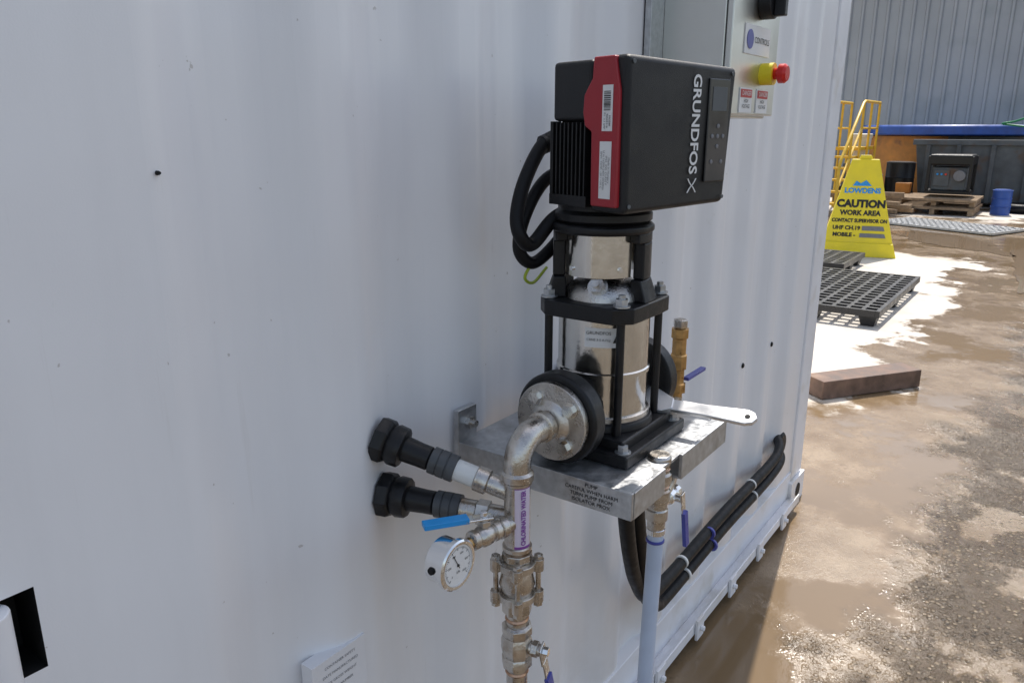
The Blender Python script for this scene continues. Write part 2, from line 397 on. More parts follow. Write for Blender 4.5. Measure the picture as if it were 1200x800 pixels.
# ------------------------------------------------------------ pump
PX,PR=1.100,.610
pu=thing('pump','black and stainless vertical multistage water pump on galvanised bracket','pump',w(PX,PR,1.035))
b=P('base',pu,'black',.006)
b.wb(PX-.106,PX+.112,PR-.107,PR+.11,1.0355,1.056)
b.wb(PX-.088,PX+.09,PR-.09,PR+.09,1.053,1.072)
b.lathe(w(PX,PR,1.070),Z,[(0,.088),(.012,.086),(.018,.080)],40).done()
for (dx,dy) in ((-.088,-.090),(.094,-.090),(.094,.09),(-.088,.09)):
    q=w(PX+dx,PR+dy,1.056)
    P('base_bolt',pu,'zinc').cyl(q,q+Z*.002,.013).cyl(q+Z*.002,q+Z*.011,.009,seg=6).done()
sl=P('sleeve',pu,'steel')
sl.lathe(w(PX,PR,1.088),Z,[(0,.071),(.004,.0755),(.072,.0755),(.0735,.0785),(.080,.0785),(.082,.076),(.172,.076)],64).done()
sl=P('end_ring',pu,'steel2'); sl.lathe(w(PX,PR,1.080),Z,[(0,.076),(.004,.0805),(.014,.0805),(.016,.077)],48).done()
s_=.0668
for (dx,dy) in ((-s_,-s_),(s_,-s_),(s_,s_),(-s_,s_)):
    P('stay_bolt',pu,'black').cyl(w(PX+dx,PR+dy,1.07),w(PX+dx,PR+dy,1.262),.0068).done()
    q=w(PX+dx,PR+dy,1.2845)
    P('stay_nut',pu,'zinc').cyl(q,q+Z*.0025,.0135).cyl(q+Z*.0025,q+Z*.013,.0105,seg=6).cyl(q+Z*.013,q+Z*.019,.0055).done()
SX,SR=PX-.004,PR+.006
st=P('motor_stool',pu,'black',.0025)
o=[]; c=w(PX,PR,1.258)
for k in range(4):
    for da in (-19,-9,9,19):
        a=R(45+90*k+da); r=.107 if abs(da)==9 else .098
        o.append(c+Vector((math.cos(a)*r,math.sin(a)*r,0)))
st.prism(o,Z*.0255)
for aa in (109,289):
    st.sector(w(SX,SR,0),.060,.092,1.283,1.318,aa-30,aa+30,r0t=.060,r1t=.080)
    st.sector(w(SX,SR,0),.060,.080,1.318,1.376,aa-24,aa+24)
    st.sector(w(SX,SR,0),.060,.080,1.376,1.392,aa-34,aa+34)
st.lathe(w(SX,SR,1.390),Z,[(0,.078),(.004,.083),(.012,.083),(.016,.078)],48); st.done()
ph=P('pump_head',pu,'steel2',0); ph.lathe(w(PX,PR,1.2830),Z,[(0,.066),(.010,.064),(.022,.056),(.030,.044),(.036,.03),(.038,.012)],40).done()
vp=P('vent_plug',pu,'steel2')
hd_=Vector((math.cos(R(196)),math.sin(R(196)),0))
d=(hd_+Z*.55).normalized(); q=w(PX,PR,1.303)+hd_*.046
vp.cyl(q,q+d*.010,.0165); vp.cyl(q+d*.010,q+d*.021,.0135,seg=6); vp.cyl(q+d*.021,q+d*.027,.0055); vp.done()
gd=P('coupling_guard',pu,'steel'); gd.sector(w(SX,SR,0),.0600,.0608,1.322,1.388,199-60,199+60,20); gd.sector(w(SX,SR,0),.0600,.0608,1.322,1.388,19-60,19+60,20); gd.done()
for aa in (160,238): 
    hh=Vector((math.cos(R(aa)),math.sin(R(aa)),0)); q=w(SX,SR,1.335)+hh*.0608
    P('guard_screw',pu,'chrome').cyl(q,q+hh*.003,.004,seg=10).done()
def flange(xa,sgn,parent,front):
    P('port_neck',parent,'black').cyl(w(PX+sgn*.055,PR,1.113),w(xa,PR,1.113),.040).done()
    f=P('port_flange',parent,'black',.002); f.lathe(w(xa,PR-.004,1.113),X*sgn,[(-.008,.060),(-.004,.0735),(.022,.0735),(.026,.070)],48); f.done()
    if front: 
        f=P('counter_flange',parent,'steel2',.0012); f.lathe(w(xa+sgn*.0265,PR-.004,1.113),X*sgn,[(0,.060),(.001,.0625),(.013,.0625),(.0135,.034),(.018,.030),(.023,.022)],48); f.done()
        for k in range(4):
            a=R(45+90*k+8); q=w(xa+sgn*.0398,PR-.004+math.cos(a)*.045,1.113+math.sin(a)*.045)
            P('flange_bolt',parent,'steel').cyl(q,q+X*sgn*.002,.0130).cyl(q+X*sgn*.002,q+X*sgn*.0090,.0102,seg=6).done()
flange(.972,-1,pu,True); flange(PX+.115,1,pu,True)
ang=R(-15.4); u=Vector((math.cos(ang),math.sin(ang),0)); vv=Vector((-math.sin(ang),math.cos(ang),0))
C=w(.98,.52,0)
HM=Matrix(((u.x,vv.x,0,C.x),(u.y,vv.y,0,C.y),(0,0,1,0),(0,0,0,1)))
def H(a,b_,z): return HM@Vector((a,b_,z))
ml=P('motor_flange',pu,'black'); ml.lathe(w(SX,SR,1.405),Z,[(0,.072),(.006,.079),(.016,.079),(.022,.073),(.036,.073)],48).done()
mh=P('motor_housing',pu,'plastic',.007)
mh.box(.004,.20,.072,.157,1.560,1.645,0,HM); mh.box(.012,.195,.072,.150,1.437,1.562,0,HM); mh.done()
fn=P('cooling_fins',pu,'black',.0006)
for i in range(9): fn.box(-.001,.016,.079+i*.0088,.0818+i*.0088,1.452,1.558,0,HM)
fn.box(-.001,.02,.075,.157,1.436,1.452,0,HM); fn.box(0,.02,.1535,.157,1.45,1.56,0,HM); fn.done()
cbx=P('control_box',pu,'plastic',.009,sharp=30)
cbx.hexa([H(.003,.0,1.430),H(.236,.003,1.436),H(.236,.0715,1.436),H(.003,.0715,1.430),H(.0,.0,1.648),H(.245,.0,1.640),H(.245,.0715,1.640),H(.0,.0715,1.648)]); cbx.done()
for (a_,z_) in ((.012,1.638),(.232,1.630),(.012,1.442),(.225,1.446)):
    q=H(a_,-.0006,z_); P('housing_screw',pu,'greyskip').cyl(q,q-vv*.0012,.0030,seg=12).done()
rd=P('red_cover',pu,'red',.003)
poly=[(.010,1.440),(.062,1.440),(.064,1.545),(.078,1.553),(.082,1.572),(.080,1.596),(.070,1.610),(.064,1.618),(.062,1.6465),(.020,1.6465),(.010,1.60)]
rd.prism([H(-.0045,a,z) for a,z in poly],u*.014); rd.done()
P('rating_label',pu,'white').prism([H(-.0048,a,z) for a,z in ((.021,1.546),(.041,1.546),(.041,1.608),(.021,1.608))],-u*.0004).done()
P('rating_label',pu,'white').prism([H(-.0048,a,z) for a,z in ((.021,1.452),(.044,1.452),(.044,1.532),(.021,1.532))],-u*.0004).done()
random.seed(2)
bc=P('barcode',pu,'ink'); z=1.574
while z<1.6: 
    t=random.choice((.0006,.001,.0016)); bc.prism([H(-.0054,a,zz) for a,zz in ((.025,z),(.038,z),(.038,z+t),(.025,z+t))],-u*.0002); z+=t+random.choice((.0006,.0012))
bc.done()
for i,t in enumerate(('P1  1.1 kW','96543216','MGE80')): text('label_text',pu,t,H(-.0056,.036-i*.005,1.560),-Z,-vv,.0048,'ink')
for i,t in enumerate(('ENV. TEMP. -20 / +50 C','U in 1x200-240V 50/60Hz','IP55  INS. CLASS F','Made in Hungary')): text('label_text',pu,t,H(-.0056,.040-i*.0050,1.492),-Z,-vv,.0052,'greytext')
text('brand_text',pu,'GRUNDFOS',H(.148,-.0012,1.555),-Z,u,.0255,'white',bold=.0006,sx=1.06)
em=P('brand_emblem',pu,'white')
c0=(.148,1.466)
for sg in (1,-1):
    pts=[]
    for t in range(13):
        q=-1+2*t/12; pts.append((c0[0]+sg*.0095*q, c0[1]+.0105*q*(.55+.45*abs(q))))
    for a_,b_ in zip(pts,pts[1:]):
        em.hexa([H(a_[0]-.0012,-.0016,a_[1]),H(b_[0]-.0012,-.0016,b_[1]),H(b_[0]+.0012,-.0016,b_[1]),H(a_[0]+.0012,-.0016,a_[1]),H(a_[0]-.0012,-.0009,a_[1]),H(b_[0]-.0012,-.0009,b_[1]),H(b_[0]+.0012,-.0009,b_[1]),H(a_[0]+.0012,-.0009,a_[1])])
em.done()
P('operating_panel',pu,'screen',.002).box(.176,.226,-.0028,.001,1.470,1.622,0,HM).done()
P('display_window',pu,'greyskip',.0004).box(.184,.219,-.0036,-.0026,1.575,1.610,0,HM).done()
kb=P('panel_buttons',pu,'greytext',.0003)
for (a,z) in ((.201,1.553),(.188,1.538),(.201,1.538),(.214,1.538),(.201,1.523),(.189,1.500),(.213,1.500)):
    q=H(a,-.0027,z); kb.lathe(q,-vv,[(0,.0035),(.001,.0035),(.0015,.0025)],12)
kb.done()
np_=P('nameplate',pu,'white'); np_.sector(w(PX,PR,0),.0763,.0766,1.214,1.246,186,232,16); np_.done()
for i,t in enumerate(('GRUNDFOS','CRNE 3-5 A-FGJ')):
    a=R(203); q=w(PX,PR,1.238-i*.011)+Vector((math.cos(a),math.sin(a),0))*.0775
    text('nameplate_text',pu,t,q,Vector((-math.sin(a),math.cos(a),0))*1,Z,.0075-.002*i,'ink')
P('warning_triangle',pu,'ink').prism([w(PX,PR,0)+Vector((math.cos(R(a)),math.sin(R(a)),0))*.0771+Z*z for a,z in ((229,1.222),(220,1.222),(224.5,1.236))],Vector((math.cos(R(224)),math.sin(R(224)),0))*.0004).done()

# power cables
cbl=thing('power_cable','thick black power cable looping down from the pump motor','cable',w(1.08,.72,1.36))
P('cable',cbl,'rubber').tube([w(1.13,.69,1.545),w(1.07,.71,1.53),w(1.02,.715,1.475),w(.988,.71,1.42),w(.985,.70,1.385),w(1.01,.695,1.372),w(1.05,.68,1.41),w(1.08,.65,1.43)],.0115).done()
P('cable_gland',cbl,'nylon').cyl(w(1.11,.697,1.541),w(1.065,.714,1.524),.0155,seg=12).done()
cbl=thing('power_cable','black power cable hanging in a tight loop under the motor','cable',w(1.08,.76,1.34))
P('cable',cbl,'rubber').tube([w(1.13,.70,1.49),w(1.07,.715,1.465),w(1.03,.725,1.41),w(1.015,.725,1.36),w(1.04,.715,1.335),w(1.08,.70,1.36),w(1.10,.68,1.40)],.0105).done()
P('earth_wire',None,'earth',label='yellow green earth wire hanging behind the pump',cat='wire').tube([w(1.08,.71,1.36),w(1.04,.715,1.335),w(1.025,.72,1.312),w(1.05,.72,1.300),w(1.09,.72,1.32)],.0026,8).done()

# ------------------------------------------------------------ inlet pipe
IX,IR=.844,.605
ip=thing('inlet_pipe','stainless inlet pipe with elbow, tee and valves feeding the pump','pipe',w(IX,IR,0))
P('pipe',ip,'pipe').cyl(w(.90,IR,1.113),w(.935,IR,1.113),.0168).cyl(w(IX,IR,.0),w(IX,IR,1.07),.0168).done()
el=P('elbow',ip,'pipe')
el.tube([w(.915,IR,1.113)]+[w(IX+.04-.04*math.sin(R(t)),IR,1.073+.04*math.cos(R(t))) for t in range(0,91,10)]+[w(IX,IR,1.058)],.0205,24,smooth=False)
el.lathe(w(.900,IR,1.113),X,[(0,.0205),(.002,.0245),(.014,.0245),(.016,.021)],32)
el.lathe(w(IX,IR,1.050),Z,[(0,.0205),(.002,.0245),(.012,.0245),(.016,.0205)],32).done()
for zz in (.9235,.930): P('heat_weld',ip,'weld').lathe(w(zz,IR,1.113),X,[(0,.0175),(.002,.0190),(.005,.0175)],24).done()
tee=P('tee',ip,'pipe'); tee.lathe(w(IX,IR,.936),Z,[(0,.019),(.002,.0225),(.008,.0225),(.010,.0197),(.108,.0197),(.110,.0222),(.114,.0222)],32)
bd_=(w(.716,.628,.985)-w(IX,IR,.985)).normalized()
tee.cyl(w(IX,IR,.985),w(IX,IR,.985)+bd_*.035,.0135); tee.lathe(w(IX,IR,.985)+bd_*.026,bd_,[(0,.0135),(.002,.0165),(.012,.0165),(.014,.0135)],24).done()
a0=243
P('pipe_label',ip,['lilac']).sector(w(IX,IR,0),.0192,.0203,.948,1.046,a0-38,a0+38).done()
for (z0,z1) in ((.9465,.9505),(1.0435,1.0475)):
    P('label_edge',ip,['purple']).sector(w(IX,IR,0),.0192,.0205,z0,z1,a0-39,a0+39).done()
aa=R(a0); nn=Vector((math.cos(aa),math.sin(aa),0)); tt=Vector((-math.sin(aa),math.cos(aa),0))
text('label_text',ip,'CHLORINATED WATER',w(IX,IR,.997)+nn*.0212,Z,-tt,.0100,'purple',sx=.84,bold=.0004)
vb=P('ball_valve_body',ip,'pipe',.001)
vb.lathe(w(IX,IR,.918),Z,[(0,.021),(.003,.0235),(.014,.0235),(.016,.019)],8)
vb.lathe(w(IX,IR,.904),Z,[(0,.026),(.001,.029),(.012,.029),(.014,.024)],32)
vb.lathe(w(IX,IR,.864),Z,[(0,.023),(.015,.028),(.040,.023)],32)
vb.lathe(w(IX,IR,.850),Z,[(0,.024),(.002,.029),(.013,.029),(.014,.026)],32)
vb.lathe(w(IX,IR,.827),Z,[(0,.019),(.003,.0235),(.020,.0235),(.024,.02)],8); vb.done()
for k in range(4):
    a=R(45+90*k-8); q=w(IX,IR,0)+Vector((math.cos(a),math.sin(a),0))*.0325
    bt=P('valve_bolt',ip,'pipe',.0005); bt.cyl(q+Z*.838,q+Z*.928,.0042,seg=10); bt.cyl(q+Z*.846,q+Z*.866,.0088,seg=8); bt.cyl(q+Z*.900,q+Z*.920,.0088,seg=8); bt.cyl(q+Z*.840,q+Z*.846,.0075,seg=6); bt.cyl(q+Z*.920,q+Z*.926,.0075,seg=6); bt.done()
for zz in (.814,.935,.718): P('heat_weld',ip,'weld').lathe(w(IX,IR,zz),Z,[(0,.0175),(.003,.019),(.006,.0175)],24).done()
lv=P('lower_valve_body',ip,'pipe',.001)
lv.lathe(w(IX,IR,.731),Z,[(0,.020),(.002,.0245),(.016,.0245),(.02,.022),(.03,.026),(.045,.026),(.056,.022),(.060,.0245),(.072,.0245),(.076,.020)],8,a0=.5)
d=(X*.25-Y).normalized()
lv.cyl(w(IX,IR,.768),w(IX,IR,.768)+d*.040,.010); lv.cyl(w(IX,IR,.768)+d*.026,w(IX,IR,.768)+d*.036,.013,seg=6); lv.done()
q=w(IX,IR,.768)+d*.041
lvh=P('valve_lever',ip,['chrome','bluep'],.0008)
e2=(X*.28-Z).normalized(); n2=d
def bar(p,q0,q1,wd,th,nrm,mi=0,w1=None):
    L=(q1-q0).normalized(); sdir=L.cross(nrm).normalized(); w1=w1 or wd
    p.hexa([q0-sdir*wd/2,q1-sdir*w1/2,q1+sdir*w1/2,q0+sdir*wd/2,q0-sdir*wd/2+nrm*th,q1-sdir*w1/2+nrm*th,q1+sdir*w1/2+nrm*th,q0+sdir*wd/2+nrm*th],mi)
bar(lvh,q-e2*.010,q+e2*.025,.022,.003,n2); bar(lvh,q+e2*.022+n2*.0005,q+e2*.09+n2*.0005,.016,.003,n2); 
bar(lvh,q+e2*.058-n2*.001,q+e2*.11-n2*.001,.019,.007,n2,1); lvh.cyl(q+n2*.003,q+n2*.012,.0075,seg=6); lvh.done()
gv=P('gauge_valve_body',ip,'pipe',.0008)
g0=w(IX,IR,.985)+bd_*.038
gv.lathe(g0,bd_,[(0,.0125),(.003,.0155),(.012,.0155),(.014,.012),(.022,.016),(.034,.016),(.042,.012),(.044,.0145),(.052,.0145),(.055,.010)],12)
gs=g0+bd_*.028
gv.cyl(gs,gs+Z*.027,.007); gv.cyl(gs+Z*.018,gs+Z*.025,.011,seg=6); gv.done()
gl=P('gauge_valve_lever',ip,['chrome','blue'],.001)
q0=gs+Z*.0275; q1=w(.708,.664,1.014)
bar(gl,q0+(q0-q1).normalized()*.012,q0+(q1-q0)*.35,.018,.003,Z); bar(gl,q0+(q1-q0)*.28-Z*.001,q1+(q1-q0).normalized()*.004-Z*.001,.018,.008,Z,1); gl.cyl(q0+Z*.003,q0+Z*.011,.006,seg=6); gl.done()
GX,GR,GZ=.712,.626,.972
pg=thing('pressure_gauge','round stainless pressure gauge with white dial on inlet pipe branch','pressure gauge',w(GX,GR,GZ))
P('case',pg,'chrome').lathe(w(GX,GR+.020,GZ),-Y,[(0,.029),(.003,.032),(.028,.032),(.029,.0365),(.036,.0365),(.038,.034),(.0375,.0300),(.0345,.0295)],56).done()
P('case_plug',pg,'rubber').lathe(w(GX-.031,GR+.004,GZ),-X,[(0,.006),(.004,.005)],16).done()
P('dial',pg,'face').lathe(w(GX,GR-.0150,GZ),-Y,[(0,.0295),(.0008,.0295)],48).done()
dm=P('dial_marks',pg,['ink'])
def radial(a,r0,r1,wd,off):
    dd=Vector((math.cos(a),0,math.sin(a))); tt_=Vector((-math.sin(a),0,math.cos(a))); c=w(GX,GR-.0160-off,GZ)
    dm.prism([c+dd*r0-tt_*wd,c+dd*r1-tt_*wd,c+dd*r1+tt_*wd,c+dd*r0+tt_*wd],-Y*.0002)
for k in range(51):
    a=R(225-k*270/50); radial(a,.0245 if k%5 else .0225,.0268,.00018 if k%5 else .0004,0)
radial(R(118),-.006,.021,.0006,.0006); dm.lathe(w(GX,GR-.016,GZ),-Y,[(0,.0022),(.0015,.002)],12); dm.done()
for k in range(6):
    a=R(225-k*54); text('dial_text',pg,str(k*200),w(GX+math.cos(a)*.0180,GR-.0162,GZ+math.sin(a)*.0180),X,Z,.0045,'ink')
text('dial_text',pg,'kPa',w(GX,GR-.0162,GZ-.010),X,Z,.0055,'ink')
P('gauge_stem',pg,'brass').cyl(w(GX,GR,GZ+.006)-bd_*.028,g0+bd_*.050,.0085).done()

# ------------------------------------------------------------ bulkhead fittings
def fitting(A,B,end,white):
    A=Vector(A);B=Vector(B); d=(B-A).normalized()
    t=thing('wall_hose_fitting','black nylon bulkhead fitting through container wall joined to inlet pipe','pipe fitting',A,group='bulkhead fittings on the container wall')
    P('bulkhead_nut',t,'nylon',.0015).lathe(A-d*.012,d,[(0,.036),(.016,.036),(.020,.033),(.022,.028)],8).lathe(A+d*.008,d,[(0,.028),(.008,.032),(.024,.031),(.026,.024)],12).done()
    P('barrel',t,'nylon',.0008).lathe(A+d*.03,d,[(0,.020),(.03,.0185),(.045,.0185),(.047,.0155),(.06,.0155)],24).done()
    rp=P('threaded_collar',t,'greypvc',.0003)
    rp.lathe(A+d*.078,d,[(0,.0175),(.001,.021),(.012,.021),(.0125,.0195),(.014,.0195),(.0145,.0212),(.026,.0212),(.0265,.0195),(.028,.0195),(.0285,.021),(.040,.021),(.041,.017)],20); rp.done()
    P('sleeve_pipe',t,white).cyl(A+d*.112,A+d*(end*.72),.0165).done()
    P('steel_nipple',t,'pipe').cyl(A+d*(end*.70),A+d*end,.0155).lathe(A+d*(end*.72),d,[(0,.0165),(.002,.0195),(.02,.0195),(.022,.0165)],6 if white=='pipe' else 24).done()
A=w(.768,.80,1.090); B=w(.844,.615,1.028); fitting(A,B,(B-A).length,'whitepvc')
A=w(.772,.80,.998); B=w(.844,.615,.985); fitting(A,B,(B-A).length,'pipe')

# ------------------------------------------------------------ outlet
ox,orr=1.070,.483
ou=thing('outlet_pipe','stainless outlet pipework dropping below the bracket to a hose','pipe',w(ox,orr,.91))
P('pipe',ou,'pipe').tube([w(1.25,PR,1.113),w(1.33,PR,1.113),w(1.36,PR,1.10),w(1.37,PR,1.06),w(1.365,PR,.985),w(1.33,.58,.962),w(1.2,.52,.965),w(1.12,.49,.965),w(ox,orr,.965)],.014,16).done()
of=P('drop_fitting',ou,'pipe',.0008)
of.lathe(w(ox,orr,1.043),-Z,[(0,.0165),(.004,.0195),(.014,.0195),(.018,.0175),(.030,.0175),(.033,.021),(.047,.021),(.050,.0175),(.060,.0175),(.062,.0205),(.081,.0205),(.083,.0168),(.095,.0168),(.097,.0185),(.115,.0185),(.118,.0155),(.133,.0145)],24); of.done()
for zz in (.985,1.016): P('heat_weld',ou,'weld').lathe(w(ox,orr,zz),Z,[(0,.0168),(.003,.0190),(.006,.0168)],24).done()
dv=P('drain_valve_body',ou,'chrome',.0006); dv.lathe(w(ox+.012,orr-.005,.955),X,[(0,.009),(.012,.009),(.014,.013),(.030,.013),(.032,.009),(.04,.011),(.052,.011)],10); dv.cyl(w(ox+.035,orr-.005,.955),w(ox+.035,orr-.027,.955),.006).done()
dl=P('drain_valve_lever',ou,['chrome','bluep'],.0008); q0=w(ox+.035,orr-.028,.960); e3=(X*.22-Z).normalized(); bar(dl,q0-e3*.008,q0+e3*.04,.013,.003,-Y); bar(dl,q0+e3*.03,q0+e3*.10,.013,.007,-Y,1); dl.done()
rv=thing('relief_valve','brass relief valve standing on the pump outlet','valve',w(1.40,.605,1.0))
VX,VR=1.40,.603
P('valve_body',rv,'brass',.0006).lathe(w(VX,VR,1.02),Z,[(0,.012),(.01,.012),(.012,.018),(.03,.018),(.032,.014),(.06,.014),(.062,.0175),(.09,.0175),(.092,.015),(.125,.015),(.127,.018),(.145,.018)],8).done()
P('valve_cap',rv,'steel2',.001).lathe(w(VX,VR,1.165),Z,[(0,.012),(.004,.015),(.018,.015),(.02,.009)],6).done()
P('side_lever',rv,['bluep'],.001).wb(VX+.01,VX+.10,VR-.02,VR-.008,1.055,1.062).done()
P('rising_nipple',rv,'pipe').cyl(w(VX-.005,VR,.985),w(VX,VR,1.022),.012).cyl(w(1.365,VR,1.0),w(VX,VR,1.0),.012).done()
hs=thing('discharge_hose','pale blue flexible hose hanging from the outlet pipe','hose',w(ox,orr,0))
P('hose',hs,'hose').tube([w(ox,orr,.925),w(ox,orr,.85),w(ox-.01,orr,.6),w(ox-.03,orr-.01,.25),w(ox-.08,orr-.03,.06),w(ox-.2,.42,.016),w(.6,.30,.016)],.0135,16).done()
P('hose_clip',hs,'chrome').lathe(w(ox,orr,.900),Z,[(0,.0145),(.001,.0155),(.01,.0155),(.011,.0145)],24).done()
P('hose_clip',hs,'bluep').lathe(w(ox,orr,.885),Z,[(0,.0145),(.001,.0155),(.004,.0155),(.005,.0145)],24).done()

def bh(off,label,z0,o2):
    t=thing('drain_hose',label,'hose',w(1.8,.74,z0),group='black hoses along the container base')
    P('hose',t,'rubber').tube([w(1.26+o2,.64,1.0),w(1.29+o2,.655,.88),w(1.33+o2,.67,.76),w(1.40+o2,.69,.62),w(1.49+o2,.715,z0+.14),w(1.60+o2,.735,z0+.035),w(1.78,.75,z0),w(2.2,.76,z0+.004),w(2.65,.765,z0-.003),w(2.80+off,.775,z0+.01),w(2.90+off*.5,.82,z0+.02)],.0175,14).done()
    for xx in (1.85,2.05,2.45):
        P('cable_tie',t,'whitepvc' if xx!=2.05 else 'bluep').lathe(w(xx+off,.7515 if xx<2.1 else .763,z0+.001),X,[(0,.0182),(.001,.0195),(.008,.0195),(.009,.0182)],20).done()
bh(0,'upper black rubber hose strapped along container base',.360,0); bh(.03,'lower black rubber hose strapped along container base',.305,.05)
P('wall_grommet',None,'rubber',.003,label='black rubber grommet where hoses enter the container wall',cat='grommet').lathe((2.91,.006,.345),-Y,[(0,.050),(.006,.050),(.014,.040)],24).done()

# ------------------------------------------------------------ wrench
wr=thing('adjustable_wrench','chrome adjustable wrench lying across the pump base','wrench',w(1.19,.46,1.075))
A=w(1.185,.580,1.078); B=w(1.206,.372,1.081); L=(B-A).normalized(); Nw=(Z*.86-X*.5).normalized(); Nw=(Nw-L*Nw.dot(L)).normalized(); S=L.cross(Nw).normalized()
def wp(a,b): return A+L*a+S*b
hd=P('wrench_handle',wr,'wrench',.0015)
hd.prism([wp(.045,-.012),wp(.12,-.012),wp(.19,-.0155),wp(.202,-.011),wp(.208,0),wp(.202,.011),wp(.19,.0155),wp(.12,.012),wp(.045,.012)],Nw*.008)
hd.prism([wp(-.02,-.026),wp(-.022,-.012),wp(.005,-.006),wp(.01,.004),wp(.012,.022),wp(.05,.020),wp(.065,.010),wp(.062,-.012),wp(.03,-.028),wp(.0,-.033)],Nw*.011).done()
P('wrench_jaw',wr,'wrench',.001).prism([wp(-.022,.014),wp(-.018,.030),wp(.012,.030),wp(.012,.014),wp(.004,.012)],Nw*.010).done()
P('hang_hole',wr,'dark').cyl(wp(.192,0)+Nw*.0079,wp(.192,0)+Nw*.0084,.0045).done()

# ------------------------------------------------------------ yard things
bm_=thing('timber_beam','short reddish brown stained beam lying on wet concrete','beam',w(4.78,.86,0))
c=w(4.84,.83,0); L=(w(5.043,.587,0)-w(4.405,1.033,0)).normalized(); S=Vector((-L.y,L.x,0))
bm=P('beam',bm_,'brownbeam',.006); 
BM=Matrix(((L.x,S.x,0,c.x),(L.y,S.y,0,c.y),(0,0,1,0),(0,0,0,1)))
bm.box(-.365,.375,-.0,.17,.003,.115,0,BM); bm.done()
def pallet(x0,x1,y0,y1,label,nx=15,ny=9):
    t=thing('plastic_pallet',label,'pallet',w((x0+x1)/2,(y0+y1)/2,0),group='plastic pallets in the yard')
    dk=P('deck',t,'pallet',.002)
    for i in range(nx+1):
        xx=x0+(x1-x0)*i/nx; dk.wb(xx-.018,xx+.018,y0,y1,.108,.1395)
    for j in range(ny+1):
        yy=y0+(y1-y0)*j/ny; dk.wb(x0-.014,x1+.014,yy-.016,yy+.016,.105,.1375)
    dk.wb(x0-.02,x1+.02,y0-.02,y0+.012,.085,.141); dk.wb(x0-.02,x0+.012,y0+.013,y1,.085,.141); dk.wb(x1-.012,x1+.02,y0+.013,y1,.085,.141); dk.done()
    for i in range(3):
        for j in range(3):
            xx=x0+.08+(x1-x0-.16)*i/2; yy=y0+.07+(y1-y0-.14)*j/2
            f=P('foot',t,'pallet',.004); f.hexa([w(xx-.06,yy-.05,.002),w(xx+.06,yy-.05,.002),w(xx+.06,yy+.05,.002),w(xx-.06,yy+.05,.002),w(xx-.085,yy-.075,.104),w(xx+.085,yy-.075,.104),w(xx+.085,yy+.075,.104),w(xx-.085,yy+.075,.104)]); f.done()
    return t
pallet(6.57,8.40,1.16,2.2,'black recycled plastic pallet with grid deck on the yard')
pallet(8.75,9.7,1.95,2.9,'black plastic pallet beside the yellow caution sign',10,8)
sg=thing('caution_sign','yellow pyramid caution sign standing on the wet yard','sign',w(10.4,2.2,0))
FL=w(10.19,2.61,0); FR=w(10.41,1.71,0); L=(FR-FL).normalized(); Nn=Vector((L.y,-L.x,0)); 
if Nn.x>0: Nn=-Nn
mid=(FL+FR)/2
def sp(a,d,z): return mid+L*a-Nn*d+Z*z
hw=.44; tp=.155; zt=1.18; tl=.17
b=P('sign_body',sg,'yellow',.008)
b.hexa([sp(-hw,0,.03),sp(hw,0,.03),sp(hw,.5,.03),sp(-hw,.5,.03),sp(-tp,tl,zt),sp(tp,tl,zt),sp(tp,tl+.1,zt),sp(-tp,tl+.1,zt)])
b.hexa([sp(-hw-.02,-.03,.0),sp(hw+.02,-.03,.0),sp(hw+.02,.53,0),sp(-hw-.02,.53,0),sp(-hw+.03,-.01,.17),sp(hw-.03,-.01,.17),sp(hw-.03,.49,.17),sp(-hw+.03,.49,.17)]); b.done()
P('sign_handle',sg,'yellow',.006).hexa([sp(-.08,tl+.03,zt),sp(.08,tl+.03,zt),sp(.08,tl+.06,zt),sp(-.08,tl+.06,zt),sp(-.06,tl+.03,zt+.05),sp(.06,tl+.03,zt+.05),sp(.06,tl+.06,zt+.05),sp(-.06,tl+.06,zt+.05)]).done()
sd=(sp(0,tl,zt)-sp(0,0,.03)).normalized(); so=L.cross(sd)
if so.dot(Nn)<0: so=-so
def st_(z,a=0): 
    return sp(a,0,.03)+sd*((z-.03)/sd.z)+so*.004
text('sign_text',sg,'LOWDENS',st_(.80),L,sd,.085,'blue',bold=.004)
P('sign_emblem',sg,'blue').prism([st_(.86,-.12),st_(.86,.10),st_(.93,.03),st_(.89,-.03),st_(.92,-.08)],so*.002).done()
text('sign_text',sg,'CAUTION',st_(.64),L,sd,.125,'ink',bold=.007,sx=.98)
text('sign_text',sg,'WORK AREA',st_(.53),L,sd,.085,'ink',bold=.004,sx=.93)
text('sign_text',sg,'CONTACT SUPERVISOR ON',st_(.435),L,sd,.060,'ink',bold=.003,sx=.84)
text('sign_text',sg,'UHF CH.19',st_(.345,-.14),L,sd,.066,'ink',bold=.003)
text('sign_text',sg,'MOBILE -',st_(.26,-.16),L,sd,.066,'ink',bold=.003)
P('sign_patch',sg,'greytext').prism([st_(.32,.04),st_(.32,.30),st_(.375,.28),st_(.375,.04)],so*.002).done()
P('sign_patch',sg,'greytext').prism([st_(.235,.02),st_(.235,.32),st_(.285,.30),st_(.285,.02)],so*.002).done()
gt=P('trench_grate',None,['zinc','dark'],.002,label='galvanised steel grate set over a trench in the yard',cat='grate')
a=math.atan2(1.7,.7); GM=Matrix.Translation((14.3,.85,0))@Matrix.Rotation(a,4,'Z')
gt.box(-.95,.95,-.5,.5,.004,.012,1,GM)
for i in range(20): gt.box(-.95+i*.1-.012,-.95+i*.1+.012,-.5,.5,.012,.05,0,GM)
for i in range(8): gt.box(-.95,.95,-.5+i*.1425-.01,-.5+i*.1425+.01,.012,.046,0,GM)
gt.done()
bd=thing('warehouse','large grey corrugated steel clad warehouse behind the yard','building',(22.6,2,0))
ws=P('cladding_wall',bd,'sheet',sharp=20); y=-9; pr=[]
